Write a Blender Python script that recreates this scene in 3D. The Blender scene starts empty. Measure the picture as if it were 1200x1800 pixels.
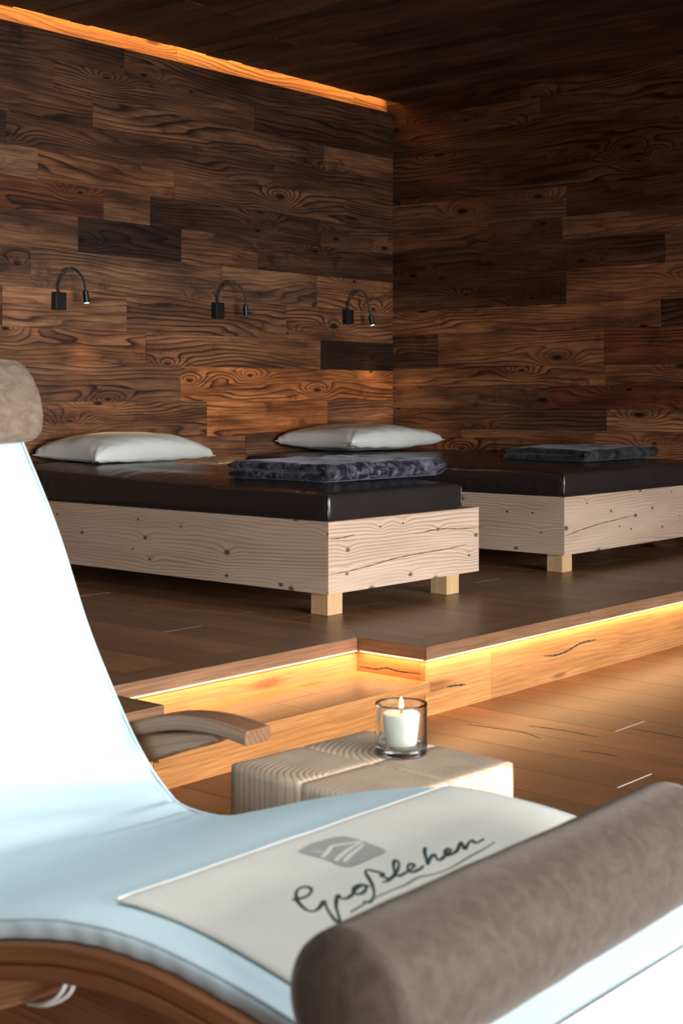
import bpy, bmesh, math, random
from mathutils import Vector, Matrix, noise

S = bpy.context.scene
PI = math.pi
# ------------------------------------------------------------ camera
HEAD = math.radians(40.7)
cam_data = bpy.data.cameras.new('camera')
cam = bpy.data.objects.new('camera', cam_data)
S.collection.objects.link(cam)
cam.location = (0, 0, 1.115)
cam.rotation_euler = (math.radians(90), 0, HEAD - math.radians(90))
cam_data.lens = 50.0
cam_data.sensor_width = 36.0
cam_data.shift_y = -202 / 1800
cam_data.clip_start = 0.05
cam_data.dof.use_dof = True
cam_data.dof.focus_distance = 6.2
cam_data.dof.aperture_fstop = 8.0
S.camera = cam
# ------------------------------------------------------------ world, daylight, exposure
w = bpy.data.worlds.new('world'); S.world = w; w.use_nodes = True
w.node_tree.nodes['Background'].inputs[0].default_value = (0.9, 0.95, 1.0, 1)
w.node_tree.nodes['Background'].inputs[1].default_value = 0.03
S.view_settings.view_transform = 'Standard'
S.view_settings.look = 'None'
S.view_settings.gamma = 1
S.view_settings.exposure = 0.0


def area(name, loc, target, sx, sy, power, col, parent=None, spread=180):
    l = bpy.data.lights.new(name, 'AREA'); l.shape = 'RECTANGLE'
    l.size = sx; l.size_y = sy; l.energy = power; l.color = col
    l.spread = math.radians(spread)
    o = bpy.data.objects.new(name, l); S.collection.objects.link(o)
    o.location = loc
    d = Vector(target) - Vector(loc)
    o.rotation_euler = d.to_track_quat('-Z', 'Y').to_euler()
    if parent: o.parent = parent
    return o


# window front behind the camera, facing the lamp wall
area('daylight_window_front', (2.3, -3.2, 1.10), (3.3, 5, -1.4), 6.4, 1.6, 265, (0.99, 0.99, 1.0), spread=78)
# roof glazing above the loungers
area('daylight_roof_window', (0.9, 0.9, 3.0), (1.3, 1.2, 0), 2.6, 1.8, 36, (0.95, 0.985, 1.0), spread=120)


# ------------------------------------------------------------ helpers
def link(o): S.collection.objects.link(o); return o


def tag(o, label=None, cat=None, group=None, kind=None):
    if label: o['label'] = label
    if cat: o['category'] = cat
    if group: o['group'] = group
    if kind: o['kind'] = kind
    return o


def empty(name, loc, label, cat, group=None, rz=0):
    o = bpy.data.objects.new(name, None); link(o)
    o.location = loc; o.rotation_euler = (0, 0, rz); o.empty_display_size = .1
    return tag(o, label, cat, group)


def copy_tree(o, parent=None):
    c = o.copy(); link(c); c.parent = parent
    for ch in list(o.children): copy_tree(ch, c)
    return c


class MB:
    """collects geometry with grain coordinates (gc) and tone per face"""
    def __init__(s): s.v = []; s.f = []; s.gc = []; s.tone = []

    def add(s, verts, faces, gc=None, tone=(1, 1, 1), axis='x', off=None):
        n = len(s.v)
        off = off or (random.uniform(0, 40), random.uniform(0, 40), random.uniform(0, 40))
        for i, v in enumerate(verts):
            s.v.append(tuple(v))
            if gc: g = gc[i]
            else:
                x, y, z = v
                g = {'x': (x, y, z), 'y': (y, x, z), 'z': (z, x, y)}[axis]
            s.gc.append((g[0] + off[0], g[1] + off[1], g[2] + off[2]))
            s.tone.append(tone)
        for f in faces: s.f.append([n + k for k in f])

    def box(s, a, b, axis='x', tone=(1, 1, 1), off=None):
        x0, y0, z0 = a; x1, y1, z1 = b
        v = [(x0, y0, z0), (x1, y0, z0), (x1, y1, z0), (x0, y1, z0), (x0, y0, z1), (x1, y0, z1), (x1, y1, z1), (x0, y1, z1)]
        f = [(0, 3, 2, 1), (4, 5, 6, 7), (0, 1, 5, 4), (1, 2, 6, 5), (2, 3, 7, 6), (3, 0, 4, 7)]
        s.add(v, f, axis=axis, tone=tone, off=off)

    def prism(s, poly, z0, z1, axis='x', tone=(1, 1, 1), off=None):
        n = len(poly)
        v = [(x, y, z0) for x, y in poly] + [(x, y, z1) for x, y in poly]
        f = [list(range(n - 1, -1, -1)), list(range(n, 2 * n))]
        for i in range(n): f.append([i, (i + 1) % n, n + (i + 1) % n, n + i])
        s.add(v, f, axis=axis, tone=tone, off=off)

    def build(s, name, mat, parent=None, smooth=False, bevel=0, kind=None, seg=2):
        me = bpy.data.meshes.new(name)
        me.from_pydata(s.v, [], s.f); me.update()
        a = me.attributes.new('gc', 'FLOAT_VECTOR', 'POINT')
        for i, g in enumerate(s.gc): a.data[i].vector = g
        a = me.attributes.new('tone', 'FLOAT_COLOR', 'POINT')
        for i, t in enumerate(s.tone): a.data[i].color = (t[0], t[1], t[2], 1)
        me.materials.append(mat)
        bm = bmesh.new(); bm.from_mesh(me)
        bmesh.ops.recalc_face_normals(bm, faces=bm.faces)
        bm.to_mesh(me); bm.free()
        o = bpy.data.objects.new(name, me); link(o)
        if smooth:
            for p in me.polygons: p.use_smooth = True
        if bevel:
            m = o.modifiers.new('bevel', 'BEVEL'); m.width = bevel; m.segments = seg
            m.limit_method = 'ANGLE'; m.angle_limit = math.radians(40)
        if parent: o.parent = parent
        if kind: o['kind'] = kind
        return o


def rbox(L, W, H, r, n=(24, 16, 6), deform=None):
    """dense rounded box centred in x,y with base at z=0"""
    verts = {}; V = []; Fc = []
    nx, ny, nz = n

    def vid(i, j, k):
        key = (i, j, k)
        if key not in verts:
            def co(t, n_, half):
                # denser near ends
                u = t / n_
                return (0.5 - 0.5 * math.cos(PI * u)) * 0.5 + u * 0.5
            p = Vector(((co(i, nx, 0) - .5) * L, (co(j, ny, 0) - .5) * W, (co(k, nz, 0) - .5) * H))
            h = Vector((L / 2 - r, W / 2 - r, H / 2 - r))
            c = Vector((max(-h.x, min(h.x, p.x)), max(-h.y, min(h.y, p.y)), max(-h.z, min(h.z, p.z))))
            d = p - c
            if d.length > 1e-9:
                # map cube shell to sphere shell
                m = max(abs(d.x), abs(d.y), abs(d.z))
                p = c + d.normalized() * m
            p.z += H / 2
            if deform: p = deform(p)
            verts[key] = len(V); V.append(tuple(p))
        return verts[key]
    for i in range(nx):
        for j in range(ny):
            Fc.append([vid(i, j, 0), vid(i, j + 1, 0), vid(i + 1, j + 1, 0), vid(i + 1, j, 0)])
            Fc.append([vid(i, j, nz), vid(i + 1, j, nz), vid(i + 1, j + 1, nz), vid(i, j + 1, nz)])
    for i in range(nx):
        for k in range(nz):
            Fc.append([vid(i, 0, k), vid(i + 1, 0, k), vid(i + 1, 0, k + 1), vid(i, 0, k + 1)])
            Fc.append([vid(i, ny, k), vid(i, ny, k + 1), vid(i + 1, ny, k + 1), vid(i + 1, ny, k)])
    for j in range(ny):
        for k in range(nz):
            Fc.append([vid(0, j, k), vid(0, j, k + 1), vid(0, j + 1, k + 1), vid(0, j + 1, k)])
            Fc.append([vid(nx, j, k), vid(nx, j + 1, k), vid(nx, j + 1, k + 1), vid(nx, j, k + 1)])
    return V, Fc


def tube(pts, r, n=10, caps=True):
    V = []; Fc = []
    pts = [Vector(p) for p in pts]
    up = Vector((0, 0, 1)); prev = None
    for i, p in enumerate(pts):
        t = (pts[min(i + 1, len(pts) - 1)] - pts[max(i - 1, 0)]).normalized()
        if prev is None:
            a = up if abs(t.z) < .9 else Vector((1, 0, 0))
            nn = t.cross(a).normalized()
        else:
            nn = (prev - t * prev.dot(t)).normalized()
        prev = nn; b = t.cross(nn)
        rr = r[i] if isinstance(r, (list, tuple)) else r
        for k in range(n):
            an = 2 * PI * k / n
            V.append(p + nn * math.cos(an) * rr + b * math.sin(an) * rr)
    for i in range(len(pts) - 1):
        for k in range(n):
            k2 = (k + 1) % n
            Fc.append([i * n + k, i * n + k2, (i + 1) * n + k2, (i + 1) * n + k])
    if caps:
        Fc.append(list(range(n))[::-1]); Fc.append([(len(pts) - 1) * n + k for k in range(n)])
    return V, Fc


def lathe(prof, n=48, closed=False):
    V = []; Fc = []
    for r, z in prof:
        for k in range(n):
            an = 2 * PI * k / n; V.append((r * math.cos(an), r * math.sin(an), z))
    m = len(prof)
    for i in range(m if closed else m - 1):
        i2 = (i + 1) % m
        for k in range(n):
            k2 = (k + 1) % n
            Fc.append([i * n + k, i * n + k2, i2 * n + k2, i2 * n + k])
    if not closed:
        Fc.append(list(range(n))[::-1]); Fc.append([(m - 1) * n + k for k in range(n)])
    return V, Fc


def catmull(pts, sub=8):
    out = []
    n = len(pts)
    for i in range(n - 1):
        p0 = pts[max(i - 1, 0)]; p1 = pts[i]; p2 = pts[i + 1]; p3 = pts[min(i + 2, n - 1)]
        for k in range(sub):
            t = k / sub
            out.append(tuple(0.5 * ((2 * b) + (-a + c) * t + (2 * a - 5 * b + 4 * c - d) * t * t + (-a + 3 * b - 3 * c + d) * t ** 3)
                             for a, b, c, d in zip(p0, p1, p2, p3)))
    out.append(tuple(pts[-1]))
    return out


def frac(x): return x - math.floor(x)


def sstep(a, b, x):
    t = max(0, min(1, (x - a) / (b - a))); return t * t * (3 - 2 * t)


# ------------------------------------------------------------ materials
def newmat(name):
    m = bpy.data.materials.new(name); m.use_nodes = True
    nt = m.node_tree; b = nt.nodes['Principled BSDF']
    return m, nt, b


class NT:
    def __init__(s, nt): s.nt = nt

    def n(s, t, **k):
        o = s.nt.nodes.new(t)
        for a, v in k.items():
            if a == 'ins':
                for kk, vv in v.items():
                    if isinstance(vv, bpy.types.NodeSocket): s.nt.links.new(vv, o.inputs[kk])
                    else: o.inputs[kk].default_value = vv
            else: setattr(o, a, v)
        return o

    def math(s, op, a, b=None, c=None, clamp=False):
        o = s.nt.nodes.new('ShaderNodeMath'); o.operation = op; o.use_clamp = clamp
        for i, x in enumerate((a, b, c)):
            if x is None: continue
            if isinstance(x, (int, float)): o.inputs[i].default_value = x
            else: s.nt.links.new(x, o.inputs[i])
        return o.outputs[0]

    def vmul(s, v, k):
        o = s.nt.nodes.new('ShaderNodeVectorMath'); o.operation = 'MULTIPLY'
        s.nt.links.new(v, o.inputs[0]); o.inputs[1].default_value = k
        return o.outputs[0]

    def noise(s, vec, scale=1, detail=2, rough=.5, dist=0):
        o = s.nt.nodes.new('ShaderNodeTexNoise')
        s.nt.links.new(vec, o.inputs['Vector'])
        o.inputs['Scale'].default_value = scale; o.inputs['Detail'].default_value = detail
        o.inputs['Roughness'].default_value = rough; o.inputs['Distortion'].default_value = dist
        return o.outputs[0]

    def ramp(s, f, stops, interp='LINEAR'):
        o = s.nt.nodes.new('ShaderNodeValToRGB'); s.nt.links.new(f, o.inputs[0])
        cr = o.color_ramp; cr.interpolation = interp
        while len(cr.elements) > 1: cr.elements.remove(cr.elements[-1])
        cr.elements[0].position = stops[0][0]; cr.elements[0].color = (*stops[0][1], 1)
        for p, c in stops[1:]:
            e = cr.elements.new(p); e.color = (*c, 1)
        return o.outputs[0]

    def mix(s, f, a, b, mode='MIX'):
        o = s.nt.nodes.new('ShaderNodeMix'); o.data_type = 'RGBA'; o.blend_type = mode
        for i, x in ((0, f), (6, a), (7, b)):
            if isinstance(x, (int, float)): o.inputs[i].default_value = x
            elif isinstance(x, tuple): o.inputs[i].default_value = (*x, 1)
            else: s.nt.links.new(x, o.inputs[i])
        return o.outputs[2]

    def maprange(s, f, a, b, c=0, d=1):
        o = s.nt.nodes.new('ShaderNodeMapRange'); s.nt.links.new(f, o.inputs[0])
        for i, x in enumerate((a, b, c, d)): o.inputs[i + 1].default_value = x
        return o.outputs[0]


def wood(name, light, mid, dark, freq=70, warp=7, wscale=(0.8, 5, 5), rough=.45, knots=.5, contrast=.8,
         patch=.5, bump=.3, knotcol=None, fiber=.25, spec=.4, kscale=(1.3, 5, 5), tonefac=1.0, stain=0.0, krings=7, kcr=.10, kprob=.5):
    m, nt, b = newmat(name); N = NT(nt)
    gc = N.n('ShaderNodeAttribute', attribute_name='gc').outputs['Vector']
    tone = N.n('ShaderNodeAttribute', attribute_name='tone').outputs['Color']
    sep = N.n('ShaderNodeSeparateXYZ', ins={0: gc})
    n1 = N.noise(N.vmul(gc, wscale), 1, 2.2, .5, .25)
    # knots
    k2d = N.n('ShaderNodeCombineXYZ', ins={0: N.math('MULTIPLY', sep.outputs[0], kscale[0]),
              1: N.math('MULTIPLY', N.math('ADD', sep.outputs[1], sep.outputs[2]), kscale[1])})
    vo = N.n('ShaderNodeTexVoronoi', voronoi_dimensions='2D')
    nt.links.new(k2d.outputs[0], vo.inputs['Vector']); vo.inputs['Scale'].default_value = 1.0
    kd = vo.outputs['Distance']
    vsep = N.n('ShaderNodeSeparateColor', ins={0: vo.outputs['Color']})
    kgate = N.math('LESS_THAN', vsep.outputs[0], kprob)
    kn = N.math('MULTIPLY', N.math('MULTIPLY', N.maprange(kd, .45, 0.0, 0, 1), knots), kgate)
    kn2 = N.math('POWER', kn, 2)
    across = N.math('ADD', N.math('MULTIPLY', sep.outputs[1], freq), N.math('MULTIPLY', sep.outputs[2], freq * .8))
    v = N.math('ADD', across, N.math('MULTIPLY', n1, warp))
    v = N.math('ADD', v, N.math('MULTIPLY', kn2, krings))
    sn = N.math('FRACT', v)
    # asymmetric ring: slow darkening then quick edge
    ring = N.ramp(sn, [(0, (0, 0, 0)), (.45, (.12, .12, .12)), (.78, (.75, .75, .75)), (.90, (1, 1, 1)), (1.0, (0, 0, 0))])
    gate = N.noise(N.vmul(gc, (.9, 6, 6)), 1, 1)
    gate = N.maprange(gate, .35, .62, .25, 1)
    ring = N.math('MULTIPLY', N.math('MULTIPLY', ring, gate), contrast)
    fib = N.noise(N.vmul(gc, (5, 260, 260)), 1, 3, .6)
    fibm = N.maprange(fib, .3, .7, 1 - fiber, 1 + fiber)
    pt = N.noise(N.vmul(gc, (1.6, 9, 9)), 1, 3, .6)
    pt2 = N.maprange(pt, .3, .72, 0, 1)
    base = N.mix(pt2, mid, light)
    base = N.mix(N.maprange(pt, .62, .3, 0, patch), base, dark)
    col = N.mix(ring, base, dark)
    ksz = N.math('MULTIPLY', kd, N.maprange(vsep.outputs[1], 0, 1, .7, 2.2))
    kcore = N.math('MULTIPLY', N.math('MULTIPLY', N.maprange(ksz, kcr, kcr * .4, 0, 1), min(1, knots * 1.3)), kgate)
    kc = knotcol or tuple(x * .35 for x in dark)
    col = N.mix(kcore, col, kc)
    if stain:
        st = N.noise(N.vmul(gc, (4, 6, 6)), 1, 5, .65)
        col = N.mix(N.maprange(st, .58, .68, 0, stain), col, tuple(x * .3 for x in dark))
    c2 = N.mix(1.0, col, fibm, 'MULTIPLY')
    c3 = N.mix(tonefac, c2, tone, 'MULTIPLY')
    nt.links.new(c3, b.inputs['Base Color'])
    rr = N.math('ADD', N.math('MULTIPLY', fib, .18), rough - .09)
    nt.links.new(rr, b.inputs['Roughness'])
    b.inputs['Specular IOR Level'].default_value = spec
    bp = N.n('ShaderNodeBump', ins={'Strength': bump, 'Distance': .002,
             'Height': N.math('ADD', N.math('MULTIPLY', ring, -.6), N.math('ADD', fib, N.math('MULTIPLY', kcore, -.8)))})
    nt.links.new(bp.outputs[0], b.inputs['Normal'])
    return m


M = {}
M['old_wood'] = wood('old_wood', (.235, .110, .052), (.135, .056, .025), (.024, .010, .006), freq=44, warp=11, wscale=(.75, 4.5, 4.5),
                     rough=.48, knots=.85, contrast=1.15, patch=.7, bump=.6, fiber=.5, kscale=(1.7, 4.6, 4.6), krings=8, kcr=.085, stain=.55)
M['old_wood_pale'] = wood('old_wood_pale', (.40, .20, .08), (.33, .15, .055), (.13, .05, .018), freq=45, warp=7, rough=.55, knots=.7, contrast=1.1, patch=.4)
M['ceiling_wood'] = wood('ceiling_wood', (.16, .08, .05), (.07, .033, .02), (.012, .006, .005), freq=40, warp=6, rough=.6, knots=.5, contrast=.9, bump=.5, fiber=.4)
M['floor_oak'] = wood('floor_oak', (.185, .078, .032), (.128, .050, .020), (.055, .021, .009), freq=55, warp=5, wscale=(.5, 4, 4), rough=.34, knots=.28,
                      contrast=.45, patch=.35, bump=.12, fiber=.3, kscale=(.6, 3.5, 3.5))
M['deck_oak'] = wood('deck_oak', (.29, .145, .068), (.205, .098, .045), (.105, .048, .023), freq=55, warp=5, wscale=(.5, 4, 4), rough=.36, knots=.3,
                     contrast=.45, patch=.35, bump=.12, fiber=.3, kscale=(.6, 3.5, 3.5))
M['riser_oak'] = wood('riser_oak', (.50, .245, .088), (.42, .195, .066), (.24, .092, .030), freq=60, warp=9, wscale=(.9, 5, 5), rough=.38, knots=.45,
                      contrast=.45, patch=.3, bump=.12, fiber=.25, kscale=(.8, 4, 4))
M['pine'] = wood('pine', (.60, .46, .345), (.53, .39, .285), (.28, .16, .095), kprob=.85, freq=80, warp=9, wscale=(.6, 4.0, 4.0), rough=.55, knots=.75, krings=2.4, kcr=.10,
                 contrast=.85, patch=.10, bump=.25, fiber=.08, kscale=(4.6, 7.5, 7.5), knotcol=(.11, .06, .04))
M['leg_wood'] = wood('leg_wood', (.62, .42, .22), (.55, .35, .17), (.38, .21, .09), freq=50, warp=5, rough=.5, knots=.4, contrast=.5, patch=.1, fiber=.12, kscale=(6, 9, 9))
M['teak'] = wood('teak', (.25, .10, .042), (.17, .065, .026), (.07, .025, .012), freq=90, warp=4, wscale=(.8, 6, 6), rough=.38, knots=0, contrast=.5, patch=.3, fiber=.25)
M['teak_light'] = wood('teak_light', (.46, .24, .11), (.36, .17, .075), (.18, .075, .03), freq=90, warp=4, wscale=(.8, 6, 6), rough=.38, knots=0, contrast=.5, patch=.3, fiber=.25)
M['walnut_arm'] = wood('walnut_arm', (.30, .165, .090), (.21, .11, .058), (.10, .045, .024), freq=70, warp=5, rough=.35, knots=0, contrast=.55, patch=.25, fiber=.25)


def endgrain_mat():
    m, nt, b = newmat('beam_block'); N = NT(nt)
    gc = N.n('ShaderNodeAttribute', attribute_name='gc').outputs['Vector']   # x,y distance from the heart, z up
    nz = N.noise(gc, 9, 2)
    sep = N.n('ShaderNodeSeparateXYZ', ins={0: gc})
    x2 = N.math('POWER', N.math('ABSOLUTE', sep.outputs[0]), 2); y2 = N.math('POWER', N.math('ABSOLUTE', sep.outputs[1]), 2)
    r = N.math('SQRT', N.math('ADD', x2, y2))
    r = N.math('ADD', r, N.math('MULTIPLY', nz, .012))
    f = N.math('FRACT', N.math('MULTIPLY', r, 84))
    ring = N.ramp(f, [(0, (0, 0, 0)), (.5, (.2, .2, .2)), (.85, (1, 1, 1)), (1, (0, 0, 0))])
    fib = N.noise(N.vmul(gc, (160, 160, 5)), 1, 2)
    geo = N.n('ShaderNodeNewGeometry'); gs = N.n('ShaderNodeSeparateXYZ', ins={0: geo.outputs['Normal']})
    topf = N.math('POWER', N.math('ABSOLUTE', gs.outputs[2]), 4)
    col = N.mix(N.math('MULTIPLY', ring, N.maprange(topf, 0, 1, .45, 1)), (.60, .46, .33), (.25, .165, .105))
    pt = N.noise(gc, 14, 3)
    col = N.mix(N.maprange(pt, .42, .7, 0, .4), col, (.30, .22, .155))
    col = N.mix(1, col, N.maprange(fib, .3, .7, .9, 1.1), 'MULTIPLY')
    nt.links.new(col, b.inputs['Base Color']); b.inputs['Roughness'].default_value = .6
    bp = N.n('ShaderNodeBump', ins={'Strength': .25, 'Distance': .002, 'Height': ring})
    nt.links.new(bp.outputs[0], b.inputs['Normal'])
    return m


def plain(name, col, rough=.5, metal=0, spec=.5, var=0, scale=20, bump=0, bscale=200, sheen=0, emit=None, estr=0):
    m, nt, b = newmat(name); N = NT(nt)
    tc = N.n('ShaderNodeTexCoord').outputs['Object']
    b.inputs['Roughness'].default_value = rough; b.inputs['Metallic'].default_value = metal
    b.inputs['Specular IOR Level'].default_value = spec
    nz = N.noise(tc, scale, 3)
    nt.links.new(N.mix(N.maprange(nz, .3, .7, 0, 1), tuple(c * (1 - var) for c in col), tuple(min(1, c * (1 + var)) for c in col)), b.inputs['Base Color'])
    if bump:
        bp = N.n('ShaderNodeBump', ins={'Strength': bump, 'Distance': .002, 'Height': N.noise(tc, bscale, 3)})
        nt.links.new(bp.outputs[0], b.inputs['Normal'])
    if sheen:
        b.inputs['Sheen Weight'].default_value = sheen; b.inputs['Sheen Roughness'].default_value = .4
    if emit:
        b.inputs['Emission Color'].default_value = (*emit, 1); b.inputs['Emission Strength'].default_value = estr
    return m


M['beam'] = endgrain_mat()
M['black_metal'] = plain('black_metal', (.016, .018, .022), .38, .3)
M['lens'] = plain('lamp_lens', (.9, .8, .7), .3, emit=(1, .80, .58), estr=14)
M['lens_off'] = plain('dark_lens', (.05, .05, .05), .2)
M['led'] = plain('led_strip', (1, .8, .5), .5, emit=(1, .70, .38), estr=1.8)
M['led_dim'] = plain('cove_led', (1, .7, .4), .5, emit=(1, .36, .06), estr=7)
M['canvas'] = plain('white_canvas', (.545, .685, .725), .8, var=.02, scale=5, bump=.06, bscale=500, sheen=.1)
M['pillow'] = plain('pale_leatherette', (.74, .75, .70), .42, var=.04, scale=6, bump=.05, bscale=90)
M['bag'] = plain('cotton_bag', (.66, .64, .57), .85, var=.04, scale=12, bump=.25, bscale=420)
M['bag_hem'] = plain('cotton_hem', (.72, .71, .66), .85, var=.03, bump=.2, bscale=420)
M['ink'] = plain('dark_green_ink', (.022, .045, .042), .7, var=.2, scale=80)
M['ink_grey'] = plain('grey_ink', (.16, .17, .155), .8, var=.1, scale=40)
M['badge'] = plain('badge_grey', (.33, .33, .30), .8, var=.06, scale=60)
M['wax'] = plain('white_wax', (.86, .84, .76), .5, var=.02)
M['wick'] = plain('burnt_wick', (.02, .015, .01), .8)
M['flame'] = plain('flame', (1, .8, .5), .5, emit=(1, .62, .28), estr=12)
M['paper'] = plain('paper', (.80, .74, .62), .7, var=.03)
M['gap'] = plain('pale_joint', (.42, .36, .30), .7, var=.05)
M['shadow_gap'] = plain('dark_backing', (.03, .015, .01), .8)
M['crack'] = plain('crack_black', (.022, .020, .020), .9)
M['strap'] = plain('white_cord', (.7, .7, .66), .7)
M['webbing'] = plain('grey_brown_webbing', (.22, .17, .14), .8, bump=.2)


def leather():
    m, nt, b = newmat('brown_black_leatherette'); N = NT(nt)
    tc = N.n('ShaderNodeTexCoord').outputs['Object']
    b.inputs['Base Color'].default_value = (.020, .016, .015, 1)
    nz = N.noise(tc, 3.5, 3)
    nt.links.new(N.maprange(nz, .3, .7, .24, .36), b.inputs['Roughness'])
    b.inputs['Specular IOR Level'].default_value = .5
    wr = N.noise(N.vmul(tc, (2.2, 11, 4)), 1, 3, .5, .8)
    fine = N.noise(tc, 260, 2)
    h = N.math('ADD', N.math('MULTIPLY', wr, 1.0), N.math('MULTIPLY', fine, .02))
    bp = N.n('ShaderNodeBump', ins={'Strength': .35, 'Distance': .02, 'Height': h})
    nt.links.new(bp.outputs[0], b.inputs['Normal'])
    return m


M['leather'] = leather()


def velvet(name, dark, light, lo, hi, sc, sheen=.6, rough=.6, bstr=.5):
    m, nt, b = newmat(name); N = NT(nt)
    tc = N.n('ShaderNodeTexCoord').outputs['Object']
    big = N.noise(tc, sc, 4, .6, .9); fine = N.noise(tc, 700, 2)
    nt.links.new(N.mix(N.maprange(big, lo, hi, 0, 1), dark, light), b.inputs['Base Color'])
    b.inputs['Roughness'].default_value = rough
    b.inputs['Sheen Weight'].default_value = sheen; b.inputs['Sheen Roughness'].default_value = .35
    b.inputs['Sheen Tint'].default_value = (*[min(1, c * 3 + .2) for c in light], 1)
    b.inputs['Specular IOR Level'].default_value = .25
    bp = N.n('ShaderNodeBump', ins={'Strength': bstr, 'Distance': .004, 'Height': N.math('ADD', big, N.math('MULTIPLY', fine, .12))})
    nt.links.new(bp.outputs[0], b.inputs['Normal'])
    return m


M['plush'] = velvet('silver_black_plush', (.010, .010, .014), (.12, .12, .155), .45, .62, 17, sheen=.3)
M['plush_dark'] = velvet('anthracite_plush', (.010, .011, .013), (.060, .062, .070), .40, .68, 9, sheen=.35)
M['taupe'] = velvet('taupe_velour', (.046, .032, .023), (.072, .052, .038), .35, .7, 45, sheen=.75, rough=.75, bstr=.2)
M['taupe_head'] = velvet('taupe_teddy', (.125, .088, .062), (.20, .145, .105), .35, .7, 40, sheen=.2, rough=.8, bstr=.6)


def glass():
    m, nt, b = newmat('clear_glass')
    b.inputs['Base Color'].default_value = (.93, .97, .97, 1)
    b.inputs['Transmission Weight'].default_value = 1; b.inputs['Roughness'].default_value = 0.0
    b.inputs['IOR'].default_value = 1.48
    return m


M['glass'] = glass()

# ------------------------------------------------------------ room sizes
WY, WX = 5.91, 7.395        # lamp wall plane, right wall plane
DECK = .248
CEIL = 3.055
rnd = random.Random(5)

# ------------------------------------------------------------ floor (main level)
random.seed(11)
# tones
T_N = (1, 1, 1)


def plank_floor(mb, x0, x1, y0, y1, top, wd, phase, joints, tmin=.78, tmax=1.15, th=.012):
    k0 = math.floor((x0 - phase) / wd); k = k0
    while phase + k * wd < x1:
        a = phase + k * wd; b = a + wd
        ax, bx = max(a, x0), min(b, x1)
        js = sorted([y for (kk, y) in joints if kk == k])
        cuts = [y0]
        y = y0 + rnd.uniform(.3, 1.6)
        if js:
            cuts += [j for j in js if y0 < j < y1]
        else:
            while y < y1 - .2:
                cuts.append(y); y += rnd.uniform(1.3, 2.2)
        cuts.append(y1)
        for p, q in zip(cuts, cuts[1:]):
            t = rnd.uniform(tmin, tmax); wv = rnd.uniform(-.04, .04)
            mb.box((ax + .0013, p + .002, top - th), (bx - .0013, q - .002, top), 'y', (t * (1 + wv), t, t * (1 - wv)))
        k += 1


fl = MB()
JM = [(15, 2.05), (18, 2.40), (20, 1.2), (22, 2.6)]
plank_floor(fl, -1.2, 8.4, -.9, 3.05, 0, .2, .59, [(15, 2.05), (18, 2.40)], .72, 1.28)
floor = fl.build('floor', M['floor_oak'], kind='structure')
gb = MB(); gb.box((-3.0, -3.4, -.10), (WX + 1.2, 3.3, -.0018)); gb.build('floor_joint_bed', M['gap'], floor)
# ------------------------------------------------------------ platform with step notch
NX0, NX1, NY, FY = 2.71, 3.925, 3.30, 2.988
TB = .13   # trim board depth
NT_ = .045  # nosing thickness
pf = MB()
jd = []
# boards in the deck, kept clear of trim boards
plank_floor(pf, NX1 + TB, WX, FY + TB, WY, DECK, .1897, 3.5505, [(0, 3.918), (10, 3.86), (1, 4.9)], .82, 1.15)
plank_floor(pf, NX0 - TB, NX1 + TB, NY + TB, WY, DECK, .1897, 3.5505, [(0, 3.918), (-1, 5.0), (-3, 4.3)], .82, 1.15)
plank_floor(pf, -.6, NX0 - TB, FY + TB, WY, DECK, .1897, 3.5505, [], .82, 1.15)
platform = pf.build('platform', M['deck_oak'], kind='structure')
pb = MB(); pb.box((-.6, 3.50, .0), (WX, WY, DECK - .002)); pb.box((NX1 + .03, FY + .05, .0), (WX, 3.5, DECK - .002))
pb.box((-.6, FY + .05, 0), (NX0 - .03, 3.5, DECK - .002)); pb.box((NX0 - .03, NY + .04, 0), (NX1 + .03, 3.5, DECK - .002))
pb.build('platform_core', M['gap'], platform)
# trim boards with mitres (dark top, same oak on the edge)
tr = MB()


def trim(poly, axis, t):
    tr.prism(poly, DECK - NT_, DECK + .0006, axis, (t, t, t))


g = .0008
xs = [NX1, 5.02, 6.35, WX]
trim([(NX1, FY), (5.02 - g, FY), (5.02 - g, FY + TB), (NX1 + TB, FY + TB)], 'x', 1.0)
trim([(5.02 + g, FY), (6.9, FY), (6.9, FY + TB), (5.02 + g, FY + TB)], 'x', 1.12)
trim([(6.9, FY), (WX, FY), (WX, FY + TB), (6.9, FY + TB)], 'x', .95)
trim([(NX1, FY + g), (NX1 + TB, FY + TB + g), (NX1 + TB, NY + TB), (NX1, NY)], 'y', .95)
trim([(NX0, NY), (NX1, NY + g), (NX1 + TB - g, NY + TB), (NX0 - TB, NY + TB)], 'x', 1.05)
trim([(NX0, FY), (NX0, NY - g), (NX0 - TB, NY + TB), (NX0 - TB, FY + TB)], 'y', .9)
trim([(NX0 - g, FY), (NX0 - TB - g, FY + TB), (1.2, FY + TB), (1.2, FY)], 'x', 1.0)
trim([(1.2, FY), (1.2, FY + TB), (-.6, FY + TB), (-.6, FY)], 'x', 1.0)
M['trim_oak'] = wood('trim_oak', (.26, .14, .075), (.19, .098, .05), (.10, .048, .024), freq=60, warp=5, rough=.36, knots=.2, contrast=.5, patch=.3, fiber=.3)
tr.build('trim_1', M['trim_oak'], kind='structure', bevel=.0012)
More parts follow.
